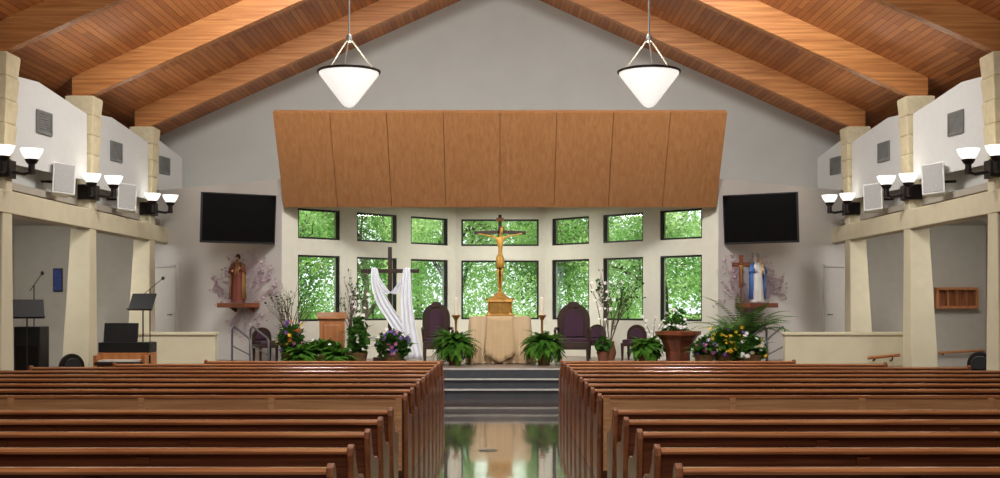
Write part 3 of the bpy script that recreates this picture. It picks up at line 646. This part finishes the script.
chair('side_chair','small purple chair against the wall near the left handrail',(X(265,25.2),25.2,PZ),.5,.42,.74,M['purple'],M['dwood'],False,seat=.4)
chair('side_chair','small purple chair just right of the large armchair',(X(596,26.6),26.6,PZ),-.2,.4,.78,M['purple'],M['dwood'],False,seat=.4)
chair('side_chair','small purple chair under the right window left of the font',(X(634,26.2),26.2,PZ),-.4,.45,.78,M['purple'],M['dwood'],False,seat=.4)
chair('side_chair','black chair beside the near right column in the side aisle',(8.75,22.0,0),-.6,.46,.86,M['black'],M['dark'],False)
chair('side_chair','black chair tucked behind the organ console on the left',(-7.25,20.6,0),.8,.46,.88,M['black'],M['dark'],False)
# lectern
d=24.95; t=thing('lectern','wooden lectern standing behind the flowers on the left of the platform','lectern',(X(332,d),d,PZ),(0,0,.15))
MB().prism([(-.26,-.2,0),(-.26,.2,0),(-.26,.2,1.0),(-.26,-.2,.92)],(.52,0,0)).build('body',M['lect'],t,bevel=.01)
MB().prism([(-.31,-.25,.92),(-.31,.25,1.02),(-.31,.25,1.06),(-.31,-.25,.96)],(.62,0,0)).build('reading_top',M['lect'],t,bevel=.006); MB().box((0,-.215,.5),(.36,.03,.6)).build('front_panel',M['lect'],t,bevel=.01)
MB().box((0,0,.04),(.6,.48,.08)).build('plinth',M['red'],t,bevel=.008)
# font: a wooden stand flaring to a wide basin
d=24.3; t=thing('baptismal_font','wide wooden flared font among the flowers on the right','font',(X(678,d),d,PZ))
MB().lathe([(.30,0),(.30,.05),(.24,.08),(.25,.28),(.34,.50),(.40,.56)],(0,0,0),8).build('pedestal',M['redx'],t)
MB().lathe([(.38,.56),(.46,.61),(.47,.68),(.41,.68),(.33,.61)],(0,0,0),8).build('basin',M['red'],t)
MB().lathe([(.30,.62),(.30,.65)],(0,0,0),24).build('water_bowl',M['steel'],t)
# handrails
for xs,sn in (((232,258),'left'),((785,758),'right')):
    d=23.9
    for j,off in enumerate((0,.55)):
        t=thing('handrail','grey metal handrail by the side steps on the %s, %s of the pair'%(sn,'outer' if j==0 else 'inner'),'handrail',(X(xs[0],d)+off*(1 if sn=='left' else -1)*.6,d-.0+off*.3,PZ),group='step handrails')
        s=1 if sn=='left' else -1
        MB().tube([(0,0,0),(0,0,.72),(s*.05,-.02,.78),(s*.38,-.25,.56),(s*.42,-.28,.5),(s*.42,-.28,0)],.022,8).build('rail',M['steel'],t,smooth=True); MB().tube([(0,0,.4),(s*.42,-.28,.22)],.014,6).build('mid_rail',M['steel'],t)
        for a in ((0,0,0),(s*.42,-.28,0)): MB().lathe([(.05,0),(.05,.012)],a,12).build('foot_plate',M['steel'],t)
# TVs
for s,sn in ((-1,'left'),(1,'right')):
    px=239 if s<0 else 760; d=25.0; c=at(px,218.5,d); ang=s*-.56
    t=thing('television','flat black television on a wall bracket above the %s statue'%sn,'television',c,(0,0,ang),'wall televisions')
    R=RX(math.radians(5))
    MB().box((0,.03,0),(1.62,.06,1.04),R).build('casing',M['black'],t,bevel=.01); MB().box(R@Vector((0,-.004,.01)),(1.56,.012,.97),R).build('screen',M['screen'],t)
    MB().box((0,.1,0),(.5,.08,.4)).build('mount_plate',M['dark'],t)
    Mi=Matrix.Rotation(-ang,3,'Z'); pw,_=wing(3.86,.0,s); v=Mi@Vector((pw.x-c.x,pw.y-c.y,0))
    MB().tube([(0,.12,.05),(v.x*.6,v.y*.6,.05),(v.x,v.y,.05)],.03).build('bracket_arm',M['dark'],t)
    MB().tube([(0,.12,-.1),(v.x*.6,v.y*.6,-.1),(v.x,v.y,-.1)],.03).build('bracket_arm',M['dark'],t)
# loudspeakers
for s,sn in ((-1,'left'),(1,'right')):
    for i,(px,py,d) in enumerate(((62,180,21.2),(125,198,24.6))):
        if s>0: px=1000-px-(3 if i==0 else 0)
        c=at(px,py,d)
        t=thing('loudspeaker','white wall loudspeaker on the %s, the one %s'%(sn,'nearer the camera' if i==0 else 'nearer the altar'),'speaker',c,(math.radians(-8),math.radians(5*-s),-s*.62),'wall loudspeakers')
        MB().prism([(-.2,-.14,-.28),(.2,-.14,-.28),(.13,.14,-.28),(-.13,.14,-.28)],(0,0,.56)).build('cabinet',M['speaker'],t,bevel=.015); MB().box((0,-.145,0),(.34,.015,.50)).build('grille',M['grille'],t,bevel=.005)
        MB().tube([(0,.1,0),(s*.1,.2,0),(s*.28,.3,0)],.025).build('bracket',M['dark'],t)
# ------------------------------------------------------------------ choir corner at left
d=21.2; t=thing('organ_console','brown wooden organ console with black music rest in the left choir corner','organ',(X(125,d),d,0))
MB().box((0,.15,.44),(.9,.5,.88)).build('cabinet',M['lect'],t,bevel=.01); MB().box((0,-.16,.70),(.86,.36,.06)).build('key_desk',M['dwood'],t,bevel=.006)
MB().box((0,-.2,.745),(.74,.2,.03)).build('keyboard',M['key'],t)
for sx in (-1,1): MB().box((sx*.42,-.16,.42),(.06,.36,.84)).build('cheek',M['lect'],t,bevel=.006)
MB().box((0,.16,.97),(.9,.46,.18)).build('top_case',M['black'],t,bevel=.008); MB().box((-.1,.1,1.22),(.6,.03,.36),RX(-.2)).build('music_rest',M['black'],t)
def mstand(label,loc,rz,h):
    t=thing('music_stand',label,'music stand',loc,(0,0,rz))
    for k in range(3):
        a=k*2.09+.4; MB().tube([(0,0,.22),(.28*math.cos(a),.28*math.sin(a),.01)],.01,6).build('leg',M['black'],t)
    MB().tube([(0,0,.12),(0,0,h-.1)],.013,8).build('pole',M['black'],t)
    R=RX(-.45); MB().box((0,-.02,h),(.52,.012,.34),R).box(R@Vector((0,-.04,-.17))+Vector((0,0,h)),(.52,.07,.012),R).build('desk',M['black'],t)
    return t
mstand('black music stand at the far left beside the near column',(X(27,19.6),19.6,0),.5,Z(309,19.6))
mstand('black music stand with a tilted desk above the organ console',(X(143,21.9),21.9,0),-.35,Z(302,21.9))
def mic(label,loc,h,dx):
    t=thing('microphone_stand',label,'microphone stand',loc)
    MB().lathe([(.13,0),(.13,.02),(.02,.04)],(0,0,0),16).build('base',M['black'],t); MB().tube([(0,0,.02),(0,0,h)],.01,8).build('pole',M['black'],t)
    MB().tube([(-dx*.5,0,h-.1),(dx,0,h+.2)],.007,6).build('boom',M['black'],t); MB().ball((dx,0,h+.2),(.03,.03,.035)).build('microphone',M['black'],t,smooth=True)
mic('microphone stand with angled boom at the far left near column',(X(34,20.2),20.2,0),Z(285,20.2),.14)
mic('microphone stand with a long boom beside the organ console',(X(150,22.2),22.2,0),Z(289,22.2),.24)
t=thing('floor_speaker','tall black amplifier cabinet at the far left behind the pews','amplifier',(X(27,19.9),20.1,0)); MB().box((0,0,.68),(.44,.4,1.36)).build('cabinet',M['black'],t,bevel=.015); MB().box((0,-.205,.6),(.36,.02,.9)).build('grille',M['dark'],t)
t=thing('framed_picture','small dark blue picture on the left side aisle wall','picture',(X(58,28.37),28.37,Z(280,28.4))); MB().box((0,0,0),(.22,.04,.55)).build('frame',M['black'],t); MB().box((0,-.022,0),(.17,.01,.49)).build('canvas',M['bluep'],t)
# right side aisle: wooden rack and wall-mounted rails
d=28.3; t=thing('compartment_rack','wooden wall rack with open compartments on the right side aisle wall','rack',(X(956,d),d,Z(298,d))); w,h=.98,.5
mb=MB()
for sg in (-1,1): mb.box((0,0,sg*(h/2-.03)),(w,.2,.06)); mb.box((sg*(w/2-.03),0,0),(.06,.2,h-.12))
mb.build('frame',M['lect'],t); MB().box((0,.08,0),(w-.1,.02,h-.1)).build('back_board',M['red'],t)
for k in (-.22,0,.22): MB().box((k,0,0),(.03,.18,h-.12)).build('divider',M['lect'],t)
for px0,px1,d,wy,lb in ((938,984,28.27,28.4,'wooden handrail on the right side aisle wall below the rack'),(868,900,23.05,23.21,'short wooden handrail on the front of the right half wall')):
    z=Z(352 if px0>900 else 357,d); t=thing('wooden_handrail',lb,'handrail',(X((px0+px1)/2,d),d,z)); L2=(px1-px0)*d/F
    MB().tube([(-L2/2,0,-.02),(L2/2,0,.04)],.03,10).build('rail',M['lect'],t,smooth=True)
    for sg in (-1,1): MB().tube([(sg*(L2/2-.14),0,.01),(sg*(L2/2-.14),.03,-.06),(sg*(L2/2-.14),wy-d+.01,-.07)],.014,8).build('bracket',M['dark'],t)
# ------------------------------------------------------------------ outdoors
struct(MB().box((0,130,-.05),(300,200,.1)).build('ground',M['grass']))
def fleaves(V,Fc,c,r,n,size):
    for _ in range(n):
        x,y,z=random.gauss(0,1),random.gauss(0,1),random.gauss(0,1); q=random.random()**.4/math.sqrt(x*x+y*y+z*z)
        px,py,pz=c[0]+x*q*r[0],c[1]+y*q*r[1],c[2]+z*q*r[2]
        a=Vector((random.uniform(-1,1),random.uniform(-1,1),random.uniform(-.6,1))).normalized()*size*random.uniform(.6,1.3); b=a.cross(Vector((random.uniform(-1,1),random.uniform(-1,1),random.uniform(-1,1)))).normalized()*size*.5
        p=Vector((px,py,pz)); i=len(V); V+= [p-a,p+b,p+a,p-b]; Fc.append((i,i+1,i+2,i+3))
def leafobj(name,V,Fc,m,parent):
    me=bpy.data.meshes.new(name); me.from_pydata(V,[],Fc); me.materials.append(m); o=bpy.data.objects.new(name,me); COL.objects.link(o); o.parent=parent; return o
def tree(label,loc,kind,sc,low,dens=1.,ls=.085,tr=.15):
    t=thing('tree',label,'tree',loc,(0,0,random.uniform(0,6)),'trees outside the windows')
    mb=MB(); tips=[]
    branch(mb,(0,0,0),Vector((random.uniform(-.15,.15),0,1)).normalized(),2.6*sc,tr*sc,4,tips,None,.7); mb.build('trunk',M['bark'],t)
    V=[];Fc=[]
    for p in tips: fleaves(V,Fc,p,(.95*sc,.95*sc,.75*sc),int(70*dens),ls)
    for _ in range(12):
        a=random.uniform(0,6.28); fleaves(V,Fc,(math.cos(a)*1.6*sc,math.sin(a)*1.6*sc,random.uniform(low,5)*sc),(1.0*sc,1.0*sc,.8*sc),int(300*dens),ls)
    leafobj('foliage',V,Fc,M['tleaf' if kind else 'tleaf2'],t)
TR=[(-12.5,41,1,'behind the outermost left window'),(-8.2,37,0,'behind the second left window'),(-4.9,42,1,'behind the draped cross'),(-1.6,38,0,'behind the left half of the centre window'),(1.9,41,1,'behind the right half of the centre window'),(5.2,37.5,0,'behind the window right of the crucifix'),(8.6,41.5,1,'behind the second right window'),(12.4,38.5,0,'behind the outermost right window')]
for x,y,k,l in TR: tree('leafy green tree outside '+l,(x,y,0),k,random.uniform(.85,.95),2.2,.8,.075,.15)
TR2=[(-17,52,'outermost left'),(-10.5,55,'second from left'),(-3.6,52,'left of the crucifix'),(3.5,55,'right of the crucifix'),(10.4,52,'second from right'),(17,55,'outermost right')]
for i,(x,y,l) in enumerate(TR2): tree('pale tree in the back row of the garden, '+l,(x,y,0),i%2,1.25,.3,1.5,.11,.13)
def shrub(label,loc,sx=1.9,sz=.95,n=1500,m='tleaf'):
    t=thing('shrub',label,'shrub',loc,group='garden shrubs'); V=[];Fc=[]; fleaves(V,Fc,(0,0,sz*.9),(sx,.9*sx/1.9,sz),n,.075); leafobj('foliage',V,Fc,M[m],t); MB().tube([(0,0,0),(.05,0,sz*.5),(0,.05,sz*.9)],.05,6).build('stem',M['bark'],t)
for x,l in ((-10,'outside the far left window'),(-6,'outside the second left window'),(-2,'outside the window left of the altar'),(2,'outside the window right of the altar'),(6,'outside the second right window'),(10,'outside the far right window')): shrub('low leafy shrub '+l,(x,33.6,0),1.8,.95,1800)
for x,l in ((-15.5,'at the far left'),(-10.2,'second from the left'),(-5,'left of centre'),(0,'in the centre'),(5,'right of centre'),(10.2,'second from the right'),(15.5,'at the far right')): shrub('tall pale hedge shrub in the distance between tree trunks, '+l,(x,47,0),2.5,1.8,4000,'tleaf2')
# ------------------------------------------------------------------ light
w=bpy.data.worlds.new('World'); S.world=w; w.use_nodes=True; bg=w.node_tree.nodes['Background']; bg.inputs[0].default_value=(.9,.97,.97,1); bg.inputs[1].default_value=1.6
lamp('SUN','sun',(0,-10,30),5.0,(1,.97,.9),target=(9,16,0)).data.angle=.02
lamp('AREA','added rear fill',(0,-1,7.2),250,(1,.98,.95),2.5,(0,13,0))  # unseen fill added behind the camera to brighten the pew backs
for y in (4,11,18): lamp('AREA','added ridge fill',(0,y,8.5),300,(1,.98,.95),2.0,(0,y+2,0))  # interior fill added under the ridge, out of view, no fixtures there
for x in (-3.5,3.5): lamp('AREA','added altar fill',(x,19,7.0),290,(1,.98,.95),.8,(x*.9,26,2.0))  # added fill that brightens the sanctuary, not a real fixture
lamp('AREA','apse downlight',(0,27.2,4.0),110,(1,.98,.93),1.2,(0,27.2,0))
for x in (-2.8,2.8): lamp('AREA','added gable fill',(x,26.2,4.5),18,(1,.97,.93),1.0,(x*.9,29.6,7.5))  # fill added behind the canopy to lighten the gable from below
for s in (-1,1):
    for y in (21,25.5): lamp('AREA','added aisle fill',(s*9.6,y,3.5),80,(1,.97,.93),1.2,(s*9.6,y+1.5,0))  # added fill lights to brighten the side aisles, no lamps hang here
    for y in (16.8,20.8,24.8): lamp('AREA','added ceiling fill',(s*7.0,y,5.1),9,(1,.9,.76),.6,(s*4.5,y,9))  # extra fill added to lift the ceiling boards, beyond the sconces
cam=bpy.data.cameras.new('Camera'); co=bpy.data.objects.new('Camera',cam); COL.objects.link(co); co.location=(0,0,H); co.rotation_euler=(math.pi/2,0,0)
cam.sensor_width=36; cam.lens=43.2; cam.shift_y=.066; cam.clip_end=500; S.camera=co
S.view_settings.view_transform='Standard'; S.view_settings.exposure=0
